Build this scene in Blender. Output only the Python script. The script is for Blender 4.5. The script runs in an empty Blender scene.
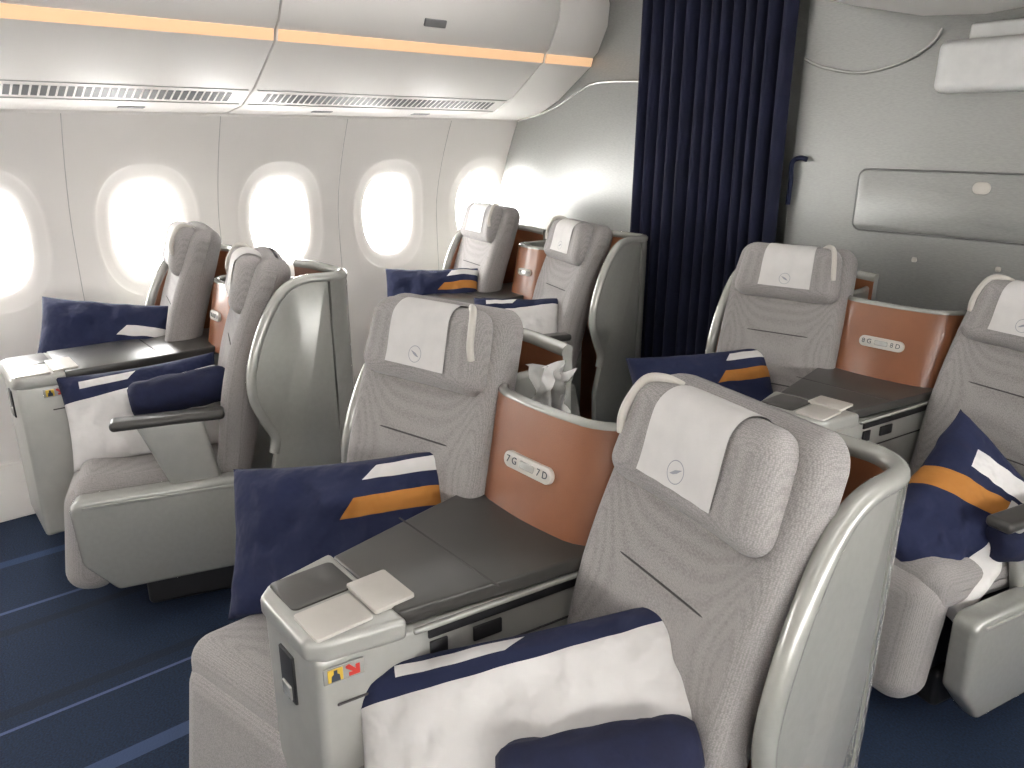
import bpy, bmesh, math, random
from mathutils import Vector, Matrix, noise
random.seed(3)
SC=bpy.context.scene
COL=SC.collection
rad=math.radians
SC.view_settings.view_transform='Standard'
SC.view_settings.look='None'
SC.view_settings.exposure=0.0

# ------------------------------------------------------------ materials
def nodes_of(m):
    m.use_nodes=True
    nt=m.node_tree
    return nt,nt.nodes,nt.links,nt.nodes['Principled BSDF']
def mat(name,col,rough=0.5,metal=0.0,col2=None,scale=20,bump=0.0,bscale=200,emit=None,estr=0,stretch=None,sheen=0,coat=0):
    m=bpy.data.materials.new(name)
    nt,N,L,P=nodes_of(m)
    P.inputs['Base Color'].default_value=(*col,1)
    P.inputs['Roughness'].default_value=rough
    P.inputs['Metallic'].default_value=metal
    if coat:
        P.inputs['Coat Weight'].default_value=coat; P.inputs['Coat Roughness'].default_value=.15
    if sheen: P.inputs['Sheen Weight'].default_value=sheen
    tc=N.new('ShaderNodeTexCoord'); mp=N.new('ShaderNodeMapping')
    L.new(tc.outputs['Object'],mp.inputs['Vector'])
    if stretch: mp.inputs['Scale'].default_value=stretch
    if col2 is None: col2=tuple(c*0.93 for c in col)
    t=N.new('ShaderNodeTexNoise'); t.inputs['Scale'].default_value=scale; t.inputs['Detail'].default_value=4
    r=N.new('ShaderNodeValToRGB'); r.color_ramp.elements[0].position=.35; r.color_ramp.elements[1].position=.65
    r.color_ramp.elements[0].color=(*col2,1); r.color_ramp.elements[1].color=(*col,1)
    L.new(mp.outputs[0],t.inputs['Vector']); L.new(t.outputs['Fac'],r.inputs['Fac']); L.new(r.outputs['Color'],P.inputs['Base Color'])
    if bump:
        b=N.new('ShaderNodeTexNoise'); b.inputs['Scale'].default_value=bscale
        bp=N.new('ShaderNodeBump'); bp.inputs['Strength'].default_value=bump; bp.inputs['Distance'].default_value=.002
        L.new(mp.outputs[0],b.inputs['Vector']); L.new(b.outputs['Fac'],bp.inputs['Height']); L.new(bp.outputs[0],P.inputs['Normal'])
    if emit:
        P.inputs['Emission Color'].default_value=(*emit,1); P.inputs['Emission Strength'].default_value=estr
    return m
def weave(name,c1,c2):
    """fine woven upholstery: tiny thread cells, low contrast"""
    m=bpy.data.materials.new(name); nt,N,L,P=nodes_of(m); P.inputs['Roughness'].default_value=.9; P.inputs['Sheen Weight'].default_value=.15
    tc=N.new('ShaderNodeTexCoord'); mp=N.new('ShaderNodeMapping'); mp.inputs['Scale'].default_value=(1,1,1.3); L.new(tc.outputs['Object'],mp.inputs['Vector'])
    v=N.new('ShaderNodeTexVoronoi'); v.inputs['Scale'].default_value=290; v.inputs['Randomness'].default_value=.45
    L.new(mp.outputs[0],v.inputs['Vector'])
    r=N.new('ShaderNodeValToRGB'); r.color_ramp.elements[0].position=.15; r.color_ramp.elements[1].position=.75
    r.color_ramp.elements[0].color=(*c1,1); r.color_ramp.elements[1].color=(*c2,1)
    L.new(v.outputs['Distance'],r.inputs['Fac']); L.new(r.outputs['Color'],P.inputs['Base Color'])
    iv=N.new('ShaderNodeMath'); iv.operation='SUBTRACT'; iv.inputs[0].default_value=1; L.new(v.outputs['Distance'],iv.inputs[1])
    bp=N.new('ShaderNodeBump'); bp.inputs['Strength'].default_value=.45; bp.inputs['Distance'].default_value=.001
    L.new(iv.outputs[0],bp.inputs['Height']); L.new(bp.outputs[0],P.inputs['Normal'])
    return m
M={}
M['fabric']=weave('seat_fabric',(.365,.343,.334),(.215,.202,.199))
M['fabric2']=weave('headrest_fabric',(.39,.368,.358),(.235,.222,.218))
M['seam']=mat('seam_dark',(.06,.056,.056),.9)
M['cover']=mat('headrest_cloth',(.74,.72,.70),.85,bump=.2,bscale=300)
M['logo']=mat('logo_print',(.35,.36,.40),.8)
M['shell']=mat('shell_paint',(.36,.36,.337),.26,metal=.3,col2=(.345,.345,.322),scale=60,coat=.3)
M['rim']=mat('rim_paint',(.44,.44,.41),.24,metal=.3,coat=.3)
M['lightg']=mat('grey_plastic',(.42,.42,.39),.30,metal=.2,coat=.2)
M['darkg']=mat('console_dark',(.056,.054,.050),.30,metal=.1,bump=.1,bscale=400)
M['dark']=mat('black_plastic',(.016,.016,.018),.5)
M['brown']=mat('copper_leather',(.245,.092,.040),.34,col2=(.212,.077,.033),scale=9,bump=.25,bscale=350,coat=.25)
M['cream']=mat('cream_plastic',(.60,.57,.52),.4)
M['white']=mat('white_plastic',(.8,.8,.78),.45)
M['navy']=mat('navy_cloth',(.006,.010,.040),.9,col2=(.0045,.007,.030),scale=30,bump=.5,bscale=120)
M['wall']=mat('sidewall_panel',(.85,.82,.785),.55,scale=4,col2=(.83,.80,.765))
M['bin']=mat('bin_panel',(.80,.772,.735),.42,scale=4,col2=(.785,.757,.72))
M['bulk']=mat('bulkhead_laminate',(.34,.345,.33),.34,metal=.4,col2=(.30,.305,.295),scale=30,stretch=(2,1,14),bump=.05,bscale=60)
M['strip']=mat('light_strip',(.35,.22,.13),.5,emit=(1,.62,.34),estr=.78)
M['gap']=mat('panel_gap',(.5,.485,.47),.8)
M['red']=mat('red_print',(.5,.03,.02),.6)
M['yellow']=mat('yellow_print',(.6,.40,.04),.6)
M['ink']=mat('ink_print',(.03,.04,.06),.6)
M['tissue']=mat('tissue_paper',(.88,.87,.85),.9)
M['latch']=mat('latch_grey',(.2,.2,.2),.4,metal=.3)
M['curtain']=mat('curtain_cloth',(.0060,.008,.031),.9,col2=(.0042,.006,.023),scale=8,bump=.3,bscale=250)

def carpet():
    m=bpy.data.materials.new('blue_carpet'); nt,N,L,P=nodes_of(m)
    P.inputs['Roughness'].default_value=.95
    g=N.new('ShaderNodeNewGeometry'); s=N.new('ShaderNodeSeparateXYZ'); L.new(g.outputs['Position'],s.inputs[0])
    n=N.new('ShaderNodeTexNoise'); n.inputs['Scale'].default_value=160; n.inputs['Detail'].default_value=5; L.new(g.outputs['Position'],n.inputs['Vector'])
    r=N.new('ShaderNodeValToRGB'); r.color_ramp.elements[0].position=.3;r.color_ramp.elements[1].position=.7
    r.color_ramp.elements[0].color=(.0010,.0052,.018,1); r.color_ramp.elements[1].color=(.0042,.0205,.060,1)
    L.new(n.outputs['Fac'],r.inputs['Fac'])
    prev=r.outputs['Color']
    for xc,hw,c in ((-2.12,.025,(.018,.04,.10)),(-1.75,.008,(.06,.085,.17)),(-1.62,.02,(.002,.008,.024)),(-1.10,.006,(.07,.095,.19)),(-1.18,.02,(.002,.008,.024)),(-.80,.026,(.035,.06,.13)),(.80,.026,(.035,.06,.13)),(1.10,.006,(.07,.095,.19))):
        a=N.new('ShaderNodeMath'); a.operation='SUBTRACT'; a.inputs[1].default_value=xc; L.new(s.outputs['X'],a.inputs[0])
        b=N.new('ShaderNodeMath'); b.operation='ABSOLUTE'; L.new(a.outputs[0],b.inputs[0])
        c2=N.new('ShaderNodeMath'); c2.operation='LESS_THAN'; c2.inputs[1].default_value=hw; L.new(b.outputs[0],c2.inputs[0])
        mx=N.new('ShaderNodeMix'); mx.data_type='RGBA'; L.new(c2.outputs[0],mx.inputs['Factor']); L.new(prev,mx.inputs[6]); mx.inputs[7].default_value=(*c,1)
        prev=mx.outputs[2]
    L.new(prev,P.inputs['Base Color'])
    bp=N.new('ShaderNodeBump'); bp.inputs['Strength'].default_value=.6; bp.inputs['Distance'].default_value=.004
    L.new(n.outputs['Fac'],bp.inputs['Height']); L.new(bp.outputs[0],P.inputs['Normal'])
    return m
M['carpet']=carpet()

NAVY=(.007,.012,.048); WH=(.72,.70,.68); OR=(.40,.165,.03)
def print_mat(name,base,layers):
    m=bpy.data.materials.new(name); nt,N,L,P=nodes_of(m); P.inputs['Roughness'].default_value=.9
    uv=N.new('ShaderNodeUVMap'); uv.uv_map='UVMap'; s=N.new('ShaderNodeSeparateXYZ'); L.new(uv.outputs[0],s.inputs[0])
    rgb=N.new('ShaderNodeRGB'); rgb.outputs[0].default_value=(*base,1); prev=rgb.outputs[0]
    for c,hp in layers:
        fac=None
        for a,b,k in hp:
            m1=N.new('ShaderNodeMath'); m1.operation='MULTIPLY_ADD'; m1.inputs[1].default_value=a; m1.inputs[2].default_value=k; L.new(s.outputs['X'],m1.inputs[0])
            m2=N.new('ShaderNodeMath'); m2.operation='MULTIPLY_ADD'; m2.inputs[1].default_value=b; L.new(s.outputs['Y'],m2.inputs[0]); L.new(m1.outputs[0],m2.inputs[2])
            m3=N.new('ShaderNodeMath'); m3.operation='GREATER_THAN'; m3.inputs[1].default_value=0; L.new(m2.outputs[0],m3.inputs[0])
            if fac is None: fac=m3.outputs[0]
            else:
                m4=N.new('ShaderNodeMath'); m4.operation='MULTIPLY'; L.new(fac,m4.inputs[0]); L.new(m3.outputs[0],m4.inputs[1]); fac=m4.outputs[0]
        mx=N.new('ShaderNodeMix'); mx.data_type='RGBA'; L.new(fac,mx.inputs['Factor']); L.new(prev,mx.inputs[6]); mx.inputs[7].default_value=(*c,1); prev=mx.outputs[2]
    L.new(prev,P.inputs['Base Color'])
    n=N.new('ShaderNodeTexNoise'); n.inputs['Scale'].default_value=9; n.inputs['Detail'].default_value=3
    tc=N.new('ShaderNodeTexCoord'); L.new(tc.outputs['Object'],n.inputs['Vector'])
    bp=N.new('ShaderNodeBump'); bp.inputs['Strength'].default_value=.8; bp.inputs['Distance'].default_value=.035
    L.new(n.outputs['Fac'],bp.inputs['Height']); L.new(bp.outputs[0],P.inputs['Normal'])
    return m
PM_navy=print_mat('pillow_print_navy',NAVY,[(WH,[(-.05,1,-.80),(.05,-1,.90),(1,-.5,-.24)]),(OR,[(-.12,1,-.50),(.12,-1,.63),(1,-.5,-.28)])])
PM_plain=print_mat('pillow_print_plain',NAVY,[(WH,[(0,1,-.5),(0,-1,.64),(1,-.5,-.35)])])
PM_white=print_mat('pillow_print_white',WH,[(NAVY,[(-.16,1,-.70)]),(WH,[(-.1,1,-.83),(.1,-1,.91),(-1,.6,-.08),(1,0,-.14)])])
PM_mix=print_mat('pillow_print_mixed',NAVY,[(WH,[(0,-1,.34),(-1,-.2,.80)]),(OR,[(1,.25,-.66),(-1,-.25,.80),(0,1,-.34)]),(WH,[(1,.2,-.83),(-1,-.2,.97),(0,-1,.80)])])

# ------------------------------------------------------------ mesh helpers
def finish(me,sharp=35):
    bm=bmesh.new(); bm.from_mesh(me); bmesh.ops.remove_doubles(bm,verts=bm.verts,dist=1e-5); bmesh.ops.recalc_face_normals(bm,faces=bm.faces); bm.to_mesh(me); bm.free()
    me.polygons.foreach_set('use_smooth',[True]*len(me.polygons))
    if sharp: me.set_sharp_from_angle(angle=rad(sharp))
    me.update(); return me
def mesh(name,vs,fs,mats=(),mi=None,sharp=35):
    me=bpy.data.meshes.new(name); me.from_pydata([tuple(v) for v in vs],[],fs)
    for m in mats: me.materials.append(m)
    if mi: me.polygons.foreach_set('material_index',mi)
    return finish(me,sharp)
def add(name,me,parent=None,loc=(0,0,0),rot=(0,0,0)):
    o=bpy.data.objects.new(name,me); COL.objects.link(o); o.parent=parent; o.location=loc; o.rotation_euler=rot; return o
def empty(name,loc=(0,0,0),rotz=0,parent=None,sx=1):
    o=bpy.data.objects.new(name,None); COL.objects.link(o); o.location=loc; o.rotation_euler=(0,0,rotz); o.scale=(sx,1,1); o.parent=parent; o.empty_display_size=.1; return o
def rbox(name,w,d,h,r,m,k=4,n=6,fn=None):
    hs=(w/2,d/2,h/2)
    def coords(a):
        arc=[math.tan(rad(45)*i/k)*r for i in range(k+1)]
        out=[-(a-r)-t for t in reversed(arc)]
        out+= [-(a-r)+2*(a-r)*i/n for i in range(1,n)]
        out+= [(a-r)+t for t in arc]
        return out
    cs=[coords(a) for a in hs]
    vs=[];fs=[]
    for ax in range(3):
        b,c=(ax+1)%3,(ax+2)%3
        for sgn in (-1,1):
            base=len(vs); nb=len(cs[b]); nc=len(cs[c])
            for u in cs[b]:
                for v in cs[c]:
                    q=[0,0,0]; q[ax]=sgn*hs[ax]; q[b]=u; q[c]=v
                    inn=[max(-(hs[i]-r),min(hs[i]-r,q[i])) for i in range(3)]
                    dv=Vector([q[i]-inn[i] for i in range(3)]); dv=dv.normalized()*r
                    p=Vector(inn)+dv
                    if fn: p=Vector(fn(p))
                    vs.append(p)
            for i in range(nb-1):
                for j in range(nc-1):
                    f=[base+i*nc+j,base+(i+1)*nc+j,base+(i+1)*nc+j+1,base+i*nc+j+1]
                    fs.append(f if sgn>0 else f[::-1])
    return mesh(name,vs,fs,[m],sharp=None)
def prism(name,pts,a0,a1,axis,m,bev=.008,seg=3):
    def P(p,a):
        return {'x':(a,p[0],p[1]),'y':(p[0],a,p[1]),'z':(p[0],p[1],a)}[axis]
    n=len(pts); vs=[P(p,a0) for p in pts]+[P(p,a1) for p in pts]
    fs=[list(range(n)),list(range(2*n-1,n-1,-1))]+[[i,(i+1)%n,n+(i+1)%n,n+i] for i in range(n)]
    me=bpy.data.meshes.new(name); me.from_pydata(vs,[],fs); me.materials.append(m)
    bm=bmesh.new(); bm.from_mesh(me); bmesh.ops.recalc_face_normals(bm,faces=bm.faces)
    if bev:
        es=[e for e in bm.edges if len(e.link_faces)==2 and e.calc_face_angle()>rad(28)]
        bmesh.ops.bevel(bm,geom=es,offset=bev,segments=seg,profile=.5,affect='EDGES',clamp_overlap=True)
    bm.to_mesh(me); bm.free()
    return finish(me,40)
def rpoly(w,h,r,k=6,cx=0,cy=0):
    out=[]
    for (sx,sy,a0) in ((1,1,0),(-1,1,90),(-1,-1,180),(1,-1,270)):
        for i in range(k+1):
            a=rad(a0+90*i/k); out.append((cx+sx*(w/2-r)+r*math.cos(a),cy+sy*(h/2-r)+r*math.sin(a)))
    return out
def tube(name,pts,r,m,n=10,sq=1.0):
    pts=[Vector(p) for p in pts]; vs=[];fs=[]
    up0=None
    for i,p in enumerate(pts):
        t=((pts[min(i+1,len(pts)-1)]-pts[max(i-1,0)])).normalized()
        if up0 is None: up0=t.orthogonal().normalized()
        u=(up0-t*up0.dot(t)).normalized(); up0=u; v=t.cross(u)
        for j in range(n):
            a=2*math.pi*j/n; vs.append(p+u*math.cos(a)*r+v*math.sin(a)*r*sq)
    for i in range(len(pts)-1):
        for j in range(n):
            fs.append([i*n+j,i*n+(j+1)%n,(i+1)*n+(j+1)%n,(i+1)*n+j])
    fs.append(list(range(n))[::-1]); fs.append([(len(pts)-1)*n+j for j in range(n)])
    return mesh(name,vs,fs,[m])
def smoothpath(pts,sub=6):
    out=[]; P=[Vector(p) for p in pts]
    for i in range(len(P)-1):
        p0=P[max(i-1,0)];p1=P[i];p2=P[i+1];p3=P[min(i+2,len(P)-1)]
        for k in range(sub):
            t=k/sub
            out.append(.5*((2*p1)+(-p0+p2)*t+(2*p0-5*p1+4*p2-p3)*t*t+(-p0+3*p1-3*p2+p3)*t**3))
    out.append(P[-1]); return out
def ribbon(name,path,th,mats,K=5,lean=0,z0=0):
    vs=[];fs=[];mi=[]
    n=len(path)
    for i,(x,y,zb,zt) in enumerate(path):
        a=path[max(i-1,0)];b=path[min(i+1,n-1)]
        t=Vector((b[0]-a[0],b[1]-a[1])); t=t.normalized(); nn=Vector((t.y,-t.x))
        for s in (1,-1):
            for k in range(K+1):
                z=zb+(zt-zb)*k/K
                vs.append((x+nn.x*s*th/2,y+nn.y*s*th/2+lean*(z-z0),z))
    W=2*(K+1)
    for i in range(n-1):
        for s in (0,1):
            for k in range(K):
                a=i*W+s*(K+1)+k; fs.append([a,a+W,a+W+1,a+1]); mi.append(s)
        a=i*W+K; b=i*W+K+1+K; fs.append([a,a+W,b+W,b]); mi.append(2)
        a=i*W; b=i*W+K+1; fs.append([a,a+W,b+W,b]); mi.append(2)
    for i in (0,n-1):
        for k in range(K):
            a=i*W+k; b=i*W+K+1+k; fs.append([a,a+1,b+1,b]); mi.append(2)
    return mesh(name,vs,fs,mats,mi,sharp=50)

# ------------------------------------------------------------ seat meshes (shared)
RE=rad(16); TOE=rad(13)
def back_fn(p):
    x,y,z=p; v=z/.39
    x*=1-.08*max(0,(v-.5)/.5)**2
    if y>0: x*=1-.10*min(1,y/.05)
    y-=.026*min(1,abs(x)/.215)**4*(1 if y<0 else .2)
    y+=-.018*math.cos(v*math.pi*.9)*(1 if y<0 else .3)
    return (x,y,z)
me_back=rbox('seat_back',.435,.12,.78,.05,M['fabric'],n=14,fn=back_fn)
def head_fn(p):
    x,y,z=p
    y-=.020*(x/.2)**2
    x*=1-.09*(z/.12)
    return (x,y,z)
HW,HT,HH=.362,.10,.196
me_head=rbox('headrest',HW,HT,HH,.045,M['fabric2'],k=5,n=12,fn=head_fn)
CB0=-.058
def make_cover():
    prof=[]; e=.004; r=.045; t=HT/2; h=HH/2
    for i in range(9): prof.append((-t-e,CB0+(h-r-CB0)*i/8))
    for i in range(1,8):
        a=rad(90*i/8); prof.append((-(t-r)-(r+e)*math.cos(a),(h-r)+(r+e)*math.sin(a)))
    for i in range(0,9):
        a=rad(90-90*i/8); prof.append(((t-r)+(r+e)*math.cos(a),(h-r)+(r+e)*math.sin(a)))
    prof.append((t+e,0.0))
    vs=[];fs=[];nx=12;w=.182
    for (y,z) in prof:
        for i in range(nx+1):
            x=-w/2+w*i/nx
            wob=.0015*math.sin(i*2.1+z*40)
            vs.append(head_fn((x*(1+.02*math.sin(z*30)),y+wob*(-1 if y<0 else 1)-.001,z)))
    W=nx+1
    for j in range(len(prof)-1):
        for i in range(nx): fs.append([j*W+i,j*W+i+1,(j+1)*W+i+1,(j+1)*W+i])
    return mesh('headrest_cover',vs,fs,[M['cover']],sharp=None)
me_cover=make_cover()
def make_logo():
    vs=[];fs=[];n=32
    for r in (.0185,.020):
        for i in range(n):
            a=2*math.pi*i/n; vs.append((math.cos(a)*r,0,math.sin(a)*r))
    for i in range(n): fs.append([i,(i+1)%n,n+(i+1)%n,n+i])
    b=len(vs); vs+=[(-.013,0,-.006),(-.002,0,.003),(.014,0,.008),(.004,0,-.001),(-.004,0,-.005)]; fs.append([b,b+1,b+2,b+3,b+4])
    return mesh('logo',vs,fs,[M['logo']],sharp=None)
me_logo=make_logo()
me_handle=tube('reading_handle',smoothpath([(-.102,.0,.096),(-.122,-.026,.101),(-.145,-.048,.090),(-.158,-.060,.05),(-.163,-.062,0.015),(-.165,-.052,-.015)]),.0085,M['cream'])
def cush_fn(p):
    x,y,z=p
    if z>0: z+=.012*(1-(x/.26)**2)-.012*math.sin((y+.26)/.52*math.pi)
    return (x,y,z)
me_cush=rbox('seat_cushion',.465,.53,.15,.06,M['fabric'],n=10,fn=cush_fn)
me_leg=rbox('leg_rest',.455,.16,.38,.07,M['fabric'],n=6)
me_seam=rbox('seam',.27,.004,.004,.0015,M['seam'],k=1,n=8)
me_arm=rbox('arm_pad',.07,.34,.032,.014,M['darkg'],n=3)
me_post=prism('arm_post',[(-.46,.69),(-.26,.69),(-.22,.45),(-.36,.42)],.215,.25,'x',M['lightg'],.012)
me_pan=rbox('seat_pan',.36,.50,.22,.03,M['dark'],n=2)
me_fender=prism('side_fender',[(-.63,.445),(-.605,.47),(-.12,.475),(-.08,.30),(-.11,.14),(-.53,.13),(-.62,.24)],.215,.285,'x',M['shell'],.026,4)
me_fline=rbox('fender_trim',.006,.46,.010,.002,M['rim'],k=1,n=2)
me_foot=rbox('floor_mount',.38,.42,.12,.02,M['dark'],n=2)
SIDE=smoothpath([(-.085,.52,0),(-.075,.575,0),(-.105,.64,0),(-.135,.72,0),(-.135,.80,0),(-.105,.90,0),(-.055,1.00,0),(.0,1.065,0),(.07,1.09,0),(.15,1.09,0)],4)
side_poly=[(p.x,p.y) for p in SIDE]+[(.155,.08),(-.10,.08),(-.115,.40)]
me_side=prism('shell_side',side_poly,.212,.243,'x',M['shell'],.006,2)
liner=[(p.x+.012,p.y-.01) for p in SIDE]+[(.155,.3),(-.08,.3)]
me_liner=prism('shell_liner',liner,.203,.213,'x',M['brown'],0)
arc=[]
for i in range(9):
    a=rad(90*i/8); arc.append((.1375+.09*math.cos(a),.155+.09*math.sin(a),.08,1.09-.004*i/8))
SPATH=arc+[(.05,.2475,.08,1.085),(-.08,.248,.08,1.083),(-.20,.246,.08,1.075)]
me_wrap=ribbon('shell_wrap',SPATH,.031,[M['shell'],M['brown'],M['rim']],K=8)
rimpts=[(.2275,p.x,p.y) for p in SIDE[:-1]]+[(p[0],p[1],p[3]) for p in SPATH]
me_srim=tube('shell_rim',rimpts,.0185,M['rim'],n=14)

def build_seat(cx,side,half,y0,arm=True,toe=TOE,dz=0,dzh=0,rx=0,fo=None,ao=(0,0,0)):
    S=empty('airline_seat',(cx+side*half,y0,0),sx=side)
    for n_,m_ in (('shell_side',me_side),('shell_liner',me_liner),('shell_wrap',me_wrap),('shell_rim',me_srim)):
        add(n_,m_,S,(0,0,dz))
    R=empty('recliner',(rx,0,0),-toe,S)
    if fo is None: fo=(0,0,0) if arm else (-.03,.06,-.04)
    add('side_fender',me_fender,R,fo); add('fender_trim',me_fline,R,(.286+fo[0],-.36+fo[1],.445+fo[2]),(rad(.5),0,0))
    cy=0 if side>0 else .03
    add('seat_cushion',me_cush,R,(.0,-.36+cy*.3,.43),(rad(-3),0,0))
    add('leg_rest',me_leg,R,(.0,-.60+cy,.29),(rad(-8),0,0))
    add('seat_pan',me_pan,R,(.0,-.33,.24))
    add('floor_mount',me_foot,R,(-.0,-.25,.06))
    B=empty('back_frame',(0,-.035,.81+dzh),0,R); B.rotation_euler=(-RE,0,0)
    add('seat_back',me_back,B)
    add('seam_1',me_seam,B,(0,-.0765,.055)); add('seam_2',me_seam,B,(0,-.072,-.13))
    H=empty('head_frame',(0,-.057,.279),0,B)
    add('headrest',me_head,H); add('headrest_cover',me_cover,H,(-.0,0,0)); add('logo',me_logo,H,(0,-HT/2-.0075,-.028)); add('reading_handle',me_handle,H)
    if arm:
        add('arm_pad',me_arm,R,(.235+ao[0],-.36+ao[1],.70+ao[2])); add('arm_post',me_post,R,ao)
    return S

def text(name,s,size,loc,rot,parent,m):
    c=bpy.data.curves.new(name,'FONT'); c.body=s; c.size=size; c.align_x='CENTER'; c.align_y='CENTER'; c.extrude=.0004; c.materials.append(m)
    o=bpy.data.objects.new(name,c); COL.objects.link(o); o.parent=parent; o.location=loc; o.rotation_euler=rot; return o

ZC=.795
def build_console(cx,y0,w0,w1,la,lb,row,yf=-.58,dx=0,wd=None):
    K=empty('seat_console',(cx,y0,0))
    z=ZC
    wd=wd or w1
    add('console_body',prism('console_body',[(-w0+.006,yf+.01),(w0-.006,yf+.01),(w1-.01,-.02),(w1-.01,.24),(-w1+.01,.24),(-w1+.01,-.02)],.20,z-.035,'z',M['lightg'],.014,4),K)
    add('console_plinth',prism('console_plinth',[(-w0+.03,yf+.10),(w0-.03,yf+.10),(w1-.03,.2),(-w1+.03,.2)],.0,.21,'z',M['dark'],.005,1),K)
    add('console_top',prism('console_top',[(-w0-.006,yf+.16),(w0+.006,yf+.16),(w1+.004,-.02),(w1+.004,.24),(-w1-.004,.24),(-w1-.004,-.02)],z-.032,z,'z',M['darkg'],.005),K)
    f=(w1-w0)/(-.02-yf)
    nose=[(-w0+.025,yf-.002),(w0-.025,yf-.002),(w0,yf+.025),(w0+f*.17+.006,yf+.165),(-w0-f*.17-.006,yf+.165),(-w0,yf+.025)]
    add('console_nose',prism('console_nose',nose,z-.045,z-.002,'z',M['lightg'],.012,4),K)
    add('nose_recess',prism('nose_recess',rpoly(w0*.95,.125,.012,cx=-w0*.46,cy=yf+.085),z-.003,z+.001,'z',M['darkg'],.0015,2),K)
    add('tray_tile_1',prism('tray_tile_1',rpoly(w0*.80,.105,.006,cx=w0*.54,cy=yf+.068),z-.003,z+.004,'z',M['cream'],.0015,2),K)
    add('tray_tile_2',prism('tray_tile_2',rpoly(w0*.95,.080,.006,cx=w0*.40,cy=yf+.168),z-.003,z+.006,'z',M['cream'],.0015,2),K)
    add('top_joint',prism('top_joint',[(-w1+.025,-.25),(w1-.025,-.25),(w1-.025,-.246),(-w1+.025,-.246)],z+.0003,z+.0010,'z',M['seam'],0),K)
    for s in (-1,1):
        ang=math.atan2(w1-w0,-.02-yf)*-s
        xm=s*((w0+w1)/2+.0)
        G=empty('side_fittings',(xm,(yf-.02)/2,0),ang,K)
        add('reveal',rbox('reveal',.006,.34,.03,.002,M['dark'],k=1,n=2),G,(s*-.005,.09,z-.050))
        add('edge_strip',rbox('edge_strip',.010,.38,.010,.003,M['rim'],k=2,n=2),G,(s*.002,.08,z-.036))
        add('warning_plate',rbox('warning_plate',.003,.070,.030,.001,M['rim'],k=1,n=1),G,(s*-.004,-.235,z-.068))
        add('warning_yellow',rbox('warning_yellow',.003,.026,.024,.001,M['yellow'],k=1,n=1),G,(s*-.0025,-.25,z-.068))
        q=(-.25,z-.068)
        add('warning_figure',prism('warning_figure',[(q[0]-.008,q[1]-.011),(q[0]+.008,q[1]-.011),(q[0]+.007,q[1]),(q[0]+.003,q[1]+.003),(q[0]+.003,q[1]+.010),(q[0]-.003,q[1]+.010),(q[0]-.003,q[1]+.003),(q[0]-.007,q[1])],-.0003,.0003,'x',M['ink'],0),G,(s*-.0007,0,0))
        a0=(-.219,z-.068)
        ar=[(-.013,.010),(-.007,.012),(.004,.0),(.004,.008),(.011,.008),(.011,-.011),(-.008,-.011),(-.008,-.004),(-.001,-.004),(-.013,.006)]
        add('warning_arrow',prism('warning_arrow',[(a0[0]+s*p[0],a0[1]+p[1]) for p in ar],-.0005,.0005,'x',M['red'],0),G,(s*-.0018,0,0))
        add('socket',rbox('socket',.006,.035,.035,.002,M['dark'],k=1,n=1),G,(s*-.004,-.06,z-.090))
        add('control_panel',rbox('control_panel',.006,.06,.03,.002,M['dark'],k=1,n=1),G,(s*-.004,.04,z-.090))
        add('seam_line',rbox('seam_line',.003,.50,.004,.001,M['seam'],k=1,n=1),G,(s*-.004,0,z-.13))
    add('nose_latch',rbox('nose_latch',.055,.008,.10,.003,M['dark'],k=2,n=1),K,(-w0*.1,yf+.009,z-.13))
    add('nose_latch_bezel',rbox('nose_latch_bezel',.035,.006,.03,.003,M['rim'],k=2,n=1),K,(-w0*.1,yf+.004,z-.16))
    LN=.20; zt=1.03
    D=empty('divider',(dx,0,0),0,K)
    r=.10 if wd>.17 else .07
    w=wd
    path=[(-w,.22,z-.02,zt+.01),(-w,.15,z-.02,zt)]
    yc=-.035
    path+=[(-w,.10,z-.02,zt)]
    for i in range(9):
        a=rad(180+90*i/8); path.append((-w+r+r*math.cos(a),yc+r+r*math.sin(a),z-.02,zt))
    for i in range(1,6): path.append((-w+r+(2*w-2*r)*i/6,yc-.006*math.sin(math.pi*i/6),z-.02,zt))
    for i in range(9):
        a=rad(270+90*i/8); path.append((w-r+r*math.cos(a),yc+r+r*math.sin(a),z-.02,zt))
    path+=[(w,.10,z-.02,zt),(w,.15,z-.02,zt),(w,.22,z-.02,zt+.01)]
    add('divider_wall',ribbon('divider_wall',path,.024,[M['brown'],M['shell'],M['rim']],K=3,lean=LN,z0=z),D)
    add('divider_rim',tube('divider_rim',[(p[0],p[1]+LN*(p[3]-z),p[3]) for p in path],.0125,M['shell'],n=12),D)
    add('tray_floor',prism('tray_floor',[(-w+.01,.02),(w-.01,.02),(w-.01,.24),(-w+.01,.24)],z+.03,z+.05,'z',M['darkg'],.004),D)
    pw=min(.15,wd*.75)
    PL=empty('placard_frame',(0,yc-.012+LN*.115-.004,z+.115),0,D); PL.rotation_euler=(-math.atan(LN),0,0)
    add('seat_placard',prism('seat_placard',rpoly(pw,.036,.0178,k=8),-.009,.008,'y',M['cream'],.002,2),PL)
    add('placard_screen',prism('placard_screen',rpoly(pw*.3,.016,.004),-.0105,-.006,'y',M['rim'],.001,1),PL)
    text('seat_number_1','%d %s'%(row,la),.022,(-pw*.32,-.0098,0),(rad(90),0,0),PL,M['ink'])
    text('seat_number_2','%d %s'%(row,lb),.022,(pw*.32,-.0098,0),(rad(90),0,0),PL,M['ink'])
    return K

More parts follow.
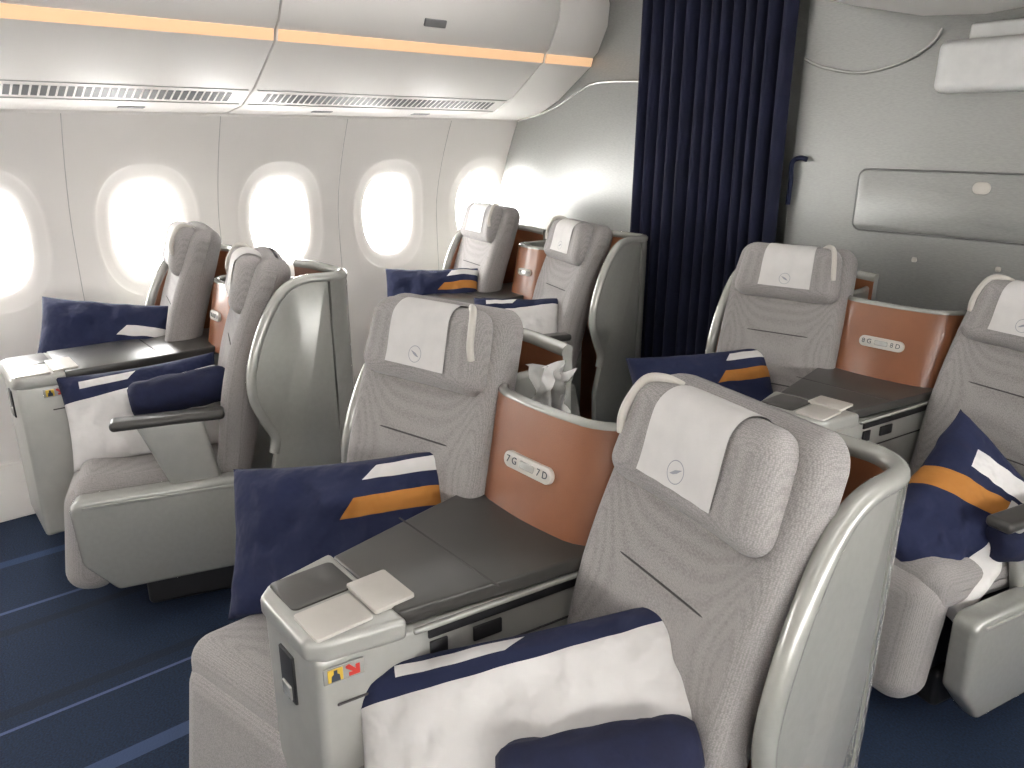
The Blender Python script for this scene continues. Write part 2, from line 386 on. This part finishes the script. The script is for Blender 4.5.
Y7=1.0; PITCH=1.58; Y8=Y7+PITCH
WX=-1.83; WHF=.36
for y0,row in ((Y7,7),(Y8,8)):
    build_seat(0,1,.425,y0,dz=-.03,dzh=-.028,fo=(.035,.05,-.06),ao=(.02,.06,-.07)); build_seat(0,-1,.375,y0,arm=False,dzh=.004)
    build_seat(WX,1,WHF,y0,toe=rad(18),dz=.03,rx=-.045,fo=(.01,0,.01),ao=(.02,.05,.005)); build_seat(WX,-1,WHF,y0,arm=False,toe=rad(-12),dzh=.035)
    build_console(0,y0,.113,.195,'G','D',row,yf=-.59,wd=.20)
    build_console(-1.985,y0,.165,.160,'K','H',row,yf=-.73,dx=.145,wd=.125)

# ------------------------------------------------------------ pillows & blankets
def pillow(c,L,n,size,m,seed=0):
    L=Vector(L).normalized(); n=Vector(n); n=(n-L*n.dot(L)).normalized(); up=n.cross(L)
    lx,ly,t=size; nu,nv=56,40
    vs=[];fs=[];uvs=[]
    for s in (1,-1):
        for i in range(nu+1):
            for j in range(nv+1):
                a=-1+2*i/nu; b=-1+2*j/nv
                x=lx/2*a*(1-.05*(1-b*b)); y=ly/2*b*(1-.07*(1-a*a))
                env=((1-a**4)*(1-b**4)); h=t/2*env**.55
                wr=noise.noise(Vector((x*9+seed*7,y*9,s*3)))*.022*env**.3+noise.noise(Vector((x*22+seed,y*22,s)))*.010*env**.3
                vs.append((x,y,s*(h)+wr)); uvs.append(((a+1)/2,(b+1)/2))
    W=nv+1; off=(nu+1)*W
    for s in (0,1):
        for i in range(nu):
            for j in range(nv):
                f=[s*off+i*W+j,s*off+(i+1)*W+j,s*off+(i+1)*W+j+1,s*off+i*W+j+1]
                fs.append(f if s==0 else f[::-1])
    me=bpy.data.meshes.new('pillow'); me.from_pydata(vs,[],fs); me.materials.append(m)
    ul=me.uv_layers.new(name='UVMap')
    for lp in me.loops: ul.data[lp.index].uv=uvs[lp.vertex_index]
    bm=bmesh.new(); bm.from_mesh(me); bmesh.ops.remove_doubles(bm,verts=bm.verts,dist=1e-4); bm.to_mesh(me); bm.free()
    me.polygons.foreach_set('use_smooth',[True]*len(me.polygons))
    o=add('pillow',me); o.matrix_world=Matrix.Translation(c)@Matrix((L,up,n)).transposed().to_4x4(); return o
pillow((-.395,.715,.675),(.72,.675,.16),(.505,-.671,.536),(.55,.36,.13),PM_navy,1)
pillow((.330,.712,.655),(.62,.74,.25),(.44,-.52,.73),(.66,.27,.13),PM_white,2)
pillow((-1.66,.63,.65),(.19,.46,.05),(.85,-.35,.35),(.52,.33,.13),PM_white,3)
pillow((-2.24,.66,.79),(.2,.42,-.06),(.75,-.35,.5),(.50,.32,.13),PM_plain,4)
pillow((-2.20,2.22,.76),(.3,.4,0),(.6,-.5,.5),(.50,.34,.13),PM_navy,5)
pillow((-1.58,2.28,.71),(.3,.35,0),(.6,-.5,.5),(.42,.30,.13),PM_white,6)
pillow((-.47,2.24,.67),(.27,.4,.03),(.505,-.671,.536),(.54,.34,.13),PM_navy,7)
pillow((.445,2.18,.57),(.04,.83,.50),(.80,-.30,.50),(.50,.36,.14),PM_mix,8)

def blanket(c,axis,length,r,seed=0):
    A=Vector(axis).normalized(); u=A.orthogonal().normalized(); v=A.cross(u)
    vs=[];fs=[];n=40;K=30
    for k in range(K+1):
        t=-1+2*k/K; rr=r*(1-abs(t)**10*.35)
        for j in range(n):
            a=2*math.pi*j/n
            q=rr*(1+.12*noise.noise(Vector((math.cos(a)*2+seed,math.sin(a)*2,t*3)))+.05*math.cos(2*a+1)-.07*math.exp(-((a-2.4)/.12)**2)-.06*math.exp(-((a-4.6)/.12)**2))
            vs.append(Vector((0,0,0))+A*(length/2*t)+u*math.cos(a)*q+v*math.sin(a)*q)
    for k in range(K):
        for j in range(n): fs.append([k*n+j,k*n+(j+1)%n,(k+1)*n+(j+1)%n,(k+1)*n+j])
    for e,k in ((-1,0),(1,K)):
        ctr=len(vs); vs.append(A*(length/2*e*.97))
        for j in range(n): fs.append([k*n+j,k*n+(j+1)%n,ctr])
    return add('rolled_blanket',mesh('rolled_blanket',vs,fs,[M['navy']],sharp=60),None,c)
blanket((.475,.70,.660),(.174,.22,.055),.31,.052,1)
blanket((-1.53,.72,.735),(.1,.4,.04),.32,.062,2)
blanket((.61,2.25,.55),(.2,.4,.02),.28,.055,3)

def tissue():
    vs=[];fs=[];n=14
    for i in range(n+1):
        for j in range(n+1):
            a=-1+2*i/n;b=-1+2*j/n
            p=Vector((a*.045,.02*noise.noise(Vector((a*2,b*2,3)))*2+.012*math.sin(a*6),b*.085))
            p.x+=.02*noise.noise(Vector((a*2.5,b*2.5,9)))*1.5; p.x*=.7+.5*abs(b)
            vs.append(p)
    for i in range(n):
        for j in range(n): fs.append([i*(n+1)+j,(i+1)*(n+1)+j,(i+1)*(n+1)+j+1,i*(n+1)+j+1])
    return mesh('crumpled_tissue',vs,fs,[M['tissue']],sharp=None)
add('crumpled_tissue',tissue(),None,(-.10,1.12,1.005),(rad(15),0,rad(45)))

# ------------------------------------------------------------ cabin shell
def xw(z):
    if z>1.17: return 2.68-.18*((z-1.17)/.5)**1.5
    return 2.68-.10*((1.17-z)/1.17)**2
WINS=[-2.175+.635*i for i in range(9)]
YF=-2.5; ZW=1.155
def sidewall(sgn,name):
    vs=[];fs=[]; z0,z1,zc=0.0,1.70,ZW
    for yc in WINS:
        per=[]
        hw=.3175
        for i in range(16): per.append((hw-2*hw*i/16,z1))
        for i in range(24): per.append((-hw,z1+(z0-z1)*i/24))
        for i in range(16): per.append((-hw+2*hw*i/16,z0))
        for i in range(24): per.append((hw,z0+(z1-z0)*i/24))
        n=len(per); rings=[]
        def se(a,A,B,p=2.5):
            c,s=math.cos(a),math.sin(a); return (A*math.copysign(abs(c)**(2/p),c),B*math.copysign(abs(s)**(2/p),s))
        ang=[]
        for (y,z) in per:
            dz=(z-zc)/(z1-zc if z>zc else zc-z0); ang.append(math.atan2(dz,y/hw))
        A0,B0=.225,.300; A1,B1=.150,.215
        for k in range(9):
            t=k/8
            rings.append([(per[i][0]*(1-t)+se(ang[i],A0,B0)[0]*t, (per[i][1]-zc)*(1-t)+se(ang[i],A0,B0)[1]*t, 0) for i in range(n)])
        for (f,dp) in ((.05,.002),(.2,.006),(.5,.012),(.85,.02),(1.0,.035),(1.0,.06),(.99,.10)):
            rings.append([((A0+(A1-A0)*f)*se(a,1,1)[0],(B0+(B1-B0)*f)*se(a,1,1)[1],dp) for a in ang])
        base=len(vs)
        for rg in rings:
            for (y,dz,dp) in rg:
                z=zc+dz; vs.append((sgn*(xw(z)+dp),yc+y,z))
        for k in range(len(rings)-1):
            for i in range(n): fs.append([base+k*n+i,base+k*n+(i+1)%n,base+(k+1)*n+(i+1)%n,base+(k+1)*n+i])
    return add(name,mesh(name,vs,fs,[M['wall']],sharp=50))
sidewall(-1,'wall_left'); sidewall(1,'wall_right')
tn=0
for sgn in (-1,1):
    for yc in WINS[:-1]:
        tn+=1
        add('trim_seam_%d'%tn,tube('seam',[(sgn*(xw(z)-.0003),yc+.3175,z) for z in [i*.085 for i in range(21)]],.0017,M['gap'],n=6))
wi=0
for sgn in (-1,1):
    for yc in WINS:
        wi+=1
        pts=[]
        for i in range(40):
            a=2*math.pi*i/40; c,s=math.cos(a),math.sin(a); pts.append((yc+.147*math.copysign(abs(c)**(2/2.5),c),ZW+.211*math.copysign(abs(s)**(2/2.5),s)))
        x=sgn*(2.68+.085)
        E=empty('window_%d'%wi,(0,0,0))
        add('window_frame',tube('window_frame',[(x,p[0],p[1]) for p in pts+pts[:1]],.007,M['white'],n=8),E)
for sgn,nm in ((-1,'left'),(1,'right')):
    add('baseboard_%s'%nm,prism('baseboard',[(sgn*2.52,0.0),(sgn*2.60,0.0),(sgn*2.63,.22),(sgn*2.60,.22)],YF,3.06,'y',M['bin'],.004))
    add('trim_%s'%nm,prism('trim',[(sgn*2.49,1.655),(sgn*2.49,1.69),(sgn*2.75,1.75),(sgn*2.75,1.66)],YF,3.3,'y',M['wall'],0))

add('floor',prism('floor',[(-2.75,YF),(2.75,YF),(2.75,4.4),(-2.75,4.4)],-.05,0,'z',M['carpet'],0))
add('ceiling',prism('ceiling',[(-2.75,YF),(2.75,YF),(2.75,4.4),(-2.75,4.4)],2.36,2.40,'z',M['bin'],0))
add('wall_front',prism('wall_front',[(-2.75,0),(2.75,0),(2.75,2.36),(-2.75,2.36)],YF-.05,YF,'y',M['wall'],0))
add('wall_rear',prism('wall_rear',[(-2.75,0),(2.75,0),(2.75,2.36),(-2.75,2.36)],4.35,4.4,'y',M['bulk'],0))
for sgn in (-1,1):
    add('wall_galley_%s'%('left' if sgn<0 else 'right'),prism('wg',[(sgn*2.66,3.1),(sgn*2.75,3.1),(sgn*2.75,4.35),(sgn*2.66,4.35)],0,2.36,'z',M['bulk'],0))
YB=3.06
def bulk(x0,x1,name,sgn):
    zs=[2.36*i/24 for i in range(25)]
    if sgn==0: pts=[(x0,0),(x1,0),(x1,2.36),(x0,2.36)]
    else:
        pts=[(sgn*x0,z) for z in (0,2.36)]+[(sgn*min(2.74,xw(min(z,1.7))),z) for z in reversed(zs)]
    return add(name,prism(name,pts,YB,YB+.04,'y',M['bulk'],.003,1))
bulk(1.50,0,'wall_bulkhead_left',-1); bulk(1.50,0,'wall_bulkhead_right',1); bulk(-.705,.705,'wall_bulkhead_centre',0)

BP=empty('bulkhead_fold_panel',(.075,YB,.012))
add('panel_face',prism('panel_face',rpoly(.95,.225,.03,cx=0,cy=1.325),-.010,0,'y',M['bulk'],.003,2),BP)
fr=rpoly(.96,.235,.033,cx=0,cy=1.325); fr=fr+fr[:1]
add('panel_edge',tube('panel_edge',[(p[0],-.010,p[1]) for p in fr],.003,M['latch'],n=6),BP)
add('panel_latch',prism('panel_latch',rpoly(.06,.042,.0205,k=6,cx=-.03,cy=1.39),-.016,-.008,'y',M['cream'],.003,2),BP)
for x in (-.22,.07,.36):
    add('stud',rbox('stud',.018,.012,.018,.005,M['cream'],k=2,n=1),BP,(x,-.006,1.115))
add('trim_1',tube('trim_1',smoothpath([(-.70,YB-.004,1.875),(-.62,YB-.006,1.84),(-.47,YB-.006,1.81),(-.34,YB-.006,1.825),(-.25,YB-.006,1.86),(-.20,YB-.006,1.90),(-.18,YB-.006,1.94)]),.006,M['rim']))
add('trim_2',tube('trim_2',smoothpath([(-2.50,YB-.006,1.66),(-2.2,YB-.006,1.72),(-2.0,YB-.006,1.80),(-1.85,YB-.006,1.84),(-1.51,YB-.006,1.83)]),.006,M['rim']))
SG=empty('bulkhead_monitor_housing',(0,YB,0))
add('housing',rbox('housing',.46,.10,.17,.03,M['white'],n=3),SG,(.085,-.055,1.805))
add('mount',rbox('mount',.3,.06,.06,.01,M['white'],n=1),SG,(.085,-.035,1.91))

def curtain():
    vs=[];fs=[];nx=220;nz=36; x0,x1=-1.525,-.72
    for i in range(nx+1):
        u=i/nx; x=x0+(x1-x0)*u
        for j in range(nz+1):
            v=j/nz; z=.03+2.26*v
            ph=u*2*math.pi*13+.9*math.sin(u*9)+.35*math.sin(v*3+u*5)
            am=.026+.010*math.sin(u*23)
            y=2.985+am*math.sin(ph)+.008*math.sin(ph*2+1)
            vs.append((x+.012*math.cos(ph)+.01*math.sin(v*4+1)*(u-.5),y,z))
    W=nz+1
    for i in range(nx):
        for j in range(nz): fs.append([i*W+j,(i+1)*W+j,(i+1)*W+j+1,i*W+j+1])
    return mesh('curtain',vs,fs,[M['curtain']],sharp=None)
CU=add('curtain',curtain())
md=CU.modifiers.new('thick','SOLIDIFY'); md.thickness=.003
add('curtain_strap',tube('curtain_strap',smoothpath([(-.690,3.035,1.30),(-.685,3.03,1.40),(-.688,3.03,1.47),(-.66,3.035,1.49),(-.63,3.045,1.485)]),.010,M['navy'],n=8))
add('curtain_track',rbox('curtain_track',.82,.05,.03,.005,M['lightg'],k=1,n=2),None,(-1.12,2.985,2.32))

def binprof(s):
    return [(s*x,z) for x,z in [(2.50,1.665),(2.30,1.695),(2.15,1.76),(1.91,1.918),(1.90,1.955),(1.862,1.983),(1.80,2.10),(1.79,2.2),(1.84,2.36),(2.74,2.36),(2.74,1.70)]]
segs=[(YF+.01,-1.5),(-1.5,-.07),(-.07,1.34),(1.34,2.72),(2.72,YB)]
for s in (-1,1):
    for (a,b) in segs:
        E=empty('overhead_bin',(0,0,0))
        add('bin_body',prism('bin_body',binprof(s),a+.003,b-.003,'y',M['bin'],.006,2),E)
        vs=[(s*1.909,a+.01,1.920),(s*1.897,a+.01,1.959),(s*1.897,b-.01,1.959),(s*1.909,b-.01,1.920)]
        off=Vector((-s*.006,0,-.003)); vs2=[tuple(Vector(v)+off) for v in vs]
        add('light_strip',mesh('light_strip',vs+vs2,[[0,1,2,3],[4,5,6,7],[0,1,5,4],[1,2,6,5],[2,3,7,6],[3,0,4,7]],[M['strip']]),E)
        if b-a>.8:
            add('bin_latch',rbox('bin_latch',.012,.11,.032,.004,M['latch'],k=2,n=1),E,(s*1.833,(a+b)/2,2.03),(0,s*rad(-27),0))
            P0=Vector((s*2.30,0,1.695)); P1=Vector((s*2.15,0,1.76)); dr=(P1-P0)
            nrm=Vector((-s*.06,0,-.15)).normalized()
            vs=[];fs=[]
            cnt=44; ya=a+.07; yb=b-.07
            for i in range(cnt):
                yy=ya+(yb-ya)*i/cnt; dy=(yb-ya)/cnt*.72
                q=[P0+dr*.24+nrm*.0015,P0+dr*.72+nrm*.0015]
                bs=len(vs); vs+=[(q[0].x,yy,q[0].z),(q[1].x,yy,q[1].z),(q[1].x,yy+dy,q[1].z),(q[0].x,yy+dy,q[0].z)]; fs.append([bs,bs+1,bs+2,bs+3])
            add('vent_slots',mesh('vent_slots',vs,fs,[M['dark']],sharp=None),E)
            for fr2 in (.88,.10):
                q=P0+dr*fr2+nrm*.001
                add('psu_shutline',tube('psu_shutline',[(q.x,a+.02,q.z),(q.x,b-.02,q.z)],.0022,M['gap'],n=6),E)
            for fy in (.3,.7):
                add('reading_light',rbox('reading_light',.035,.10,.008,.003,M['latch'],k=2,n=1),E,(s*2.39,a+(b-a)*fy,1.682),(0,s*rad(8),0))
CB=[(-.69,2.36),(-.68,2.16),(-.60,2.08),(-.45,2.03),(-.2,1.97),(0,1.955),(.2,1.97),(.45,2.03),(.60,2.08),(.68,2.16),(.69,2.36)]
for (a,b) in segs[:3]+[(1.34,2.94)]:
    E=empty('overhead_bin'); add('bin_body',prism('bin_body',CB,a+.004,b-.004,'y',M['bin'],.006,2),E)

# ------------------------------------------------------------ lights
W=bpy.data.worlds.new('sky'); SC.world=W; W.use_nodes=True
bg=W.node_tree.nodes['Background']; bg.inputs[0].default_value=(1,.985,.965,1); bg.inputs[1].default_value=33.0
def area(name,loc,rot,sx,sy,e,col=(1,1,1)):
    l=bpy.data.lights.new(name,'AREA'); l.shape='RECTANGLE'; l.size=sx; l.size_y=sy; l.energy=e; l.color=col
    o=bpy.data.objects.new(name,l); COL.objects.link(o); o.location=loc; o.rotation_euler=rot; return o
for x in (-1.3,1.3):
    area('added_aisle_fill',(x,.1,2.34),(0,0,0),.5,4.6,17,(1,.98,.96))  # unseen fill lamps added under the ceiling to help the window daylight

# ------------------------------------------------------------ camera
cam=bpy.data.cameras.new('camera'); co=bpy.data.objects.new('camera',cam); COL.objects.link(co); SC.camera=co
cam.sensor_width=36; cam.lens=760/1024*36; cam.clip_start=.02
al=rad(50); ph=rad(18); ro=rad(.15)
hd=Vector((-math.sin(al),math.cos(al),0)); Rv=Vector((math.cos(al),math.sin(al),0))
F=hd*math.cos(ph)+Vector((0,0,-math.sin(ph))); U=hd*math.sin(ph)+Vector((0,0,math.cos(ph)))
R2=Rv*math.cos(ro)+U*math.sin(ro); U2=U*math.cos(ro)-Rv*math.sin(ro)
co.matrix_world=Matrix.Translation((1.10,0,1.57))@Matrix((R2,U2,-F)).transposed().to_4x4()
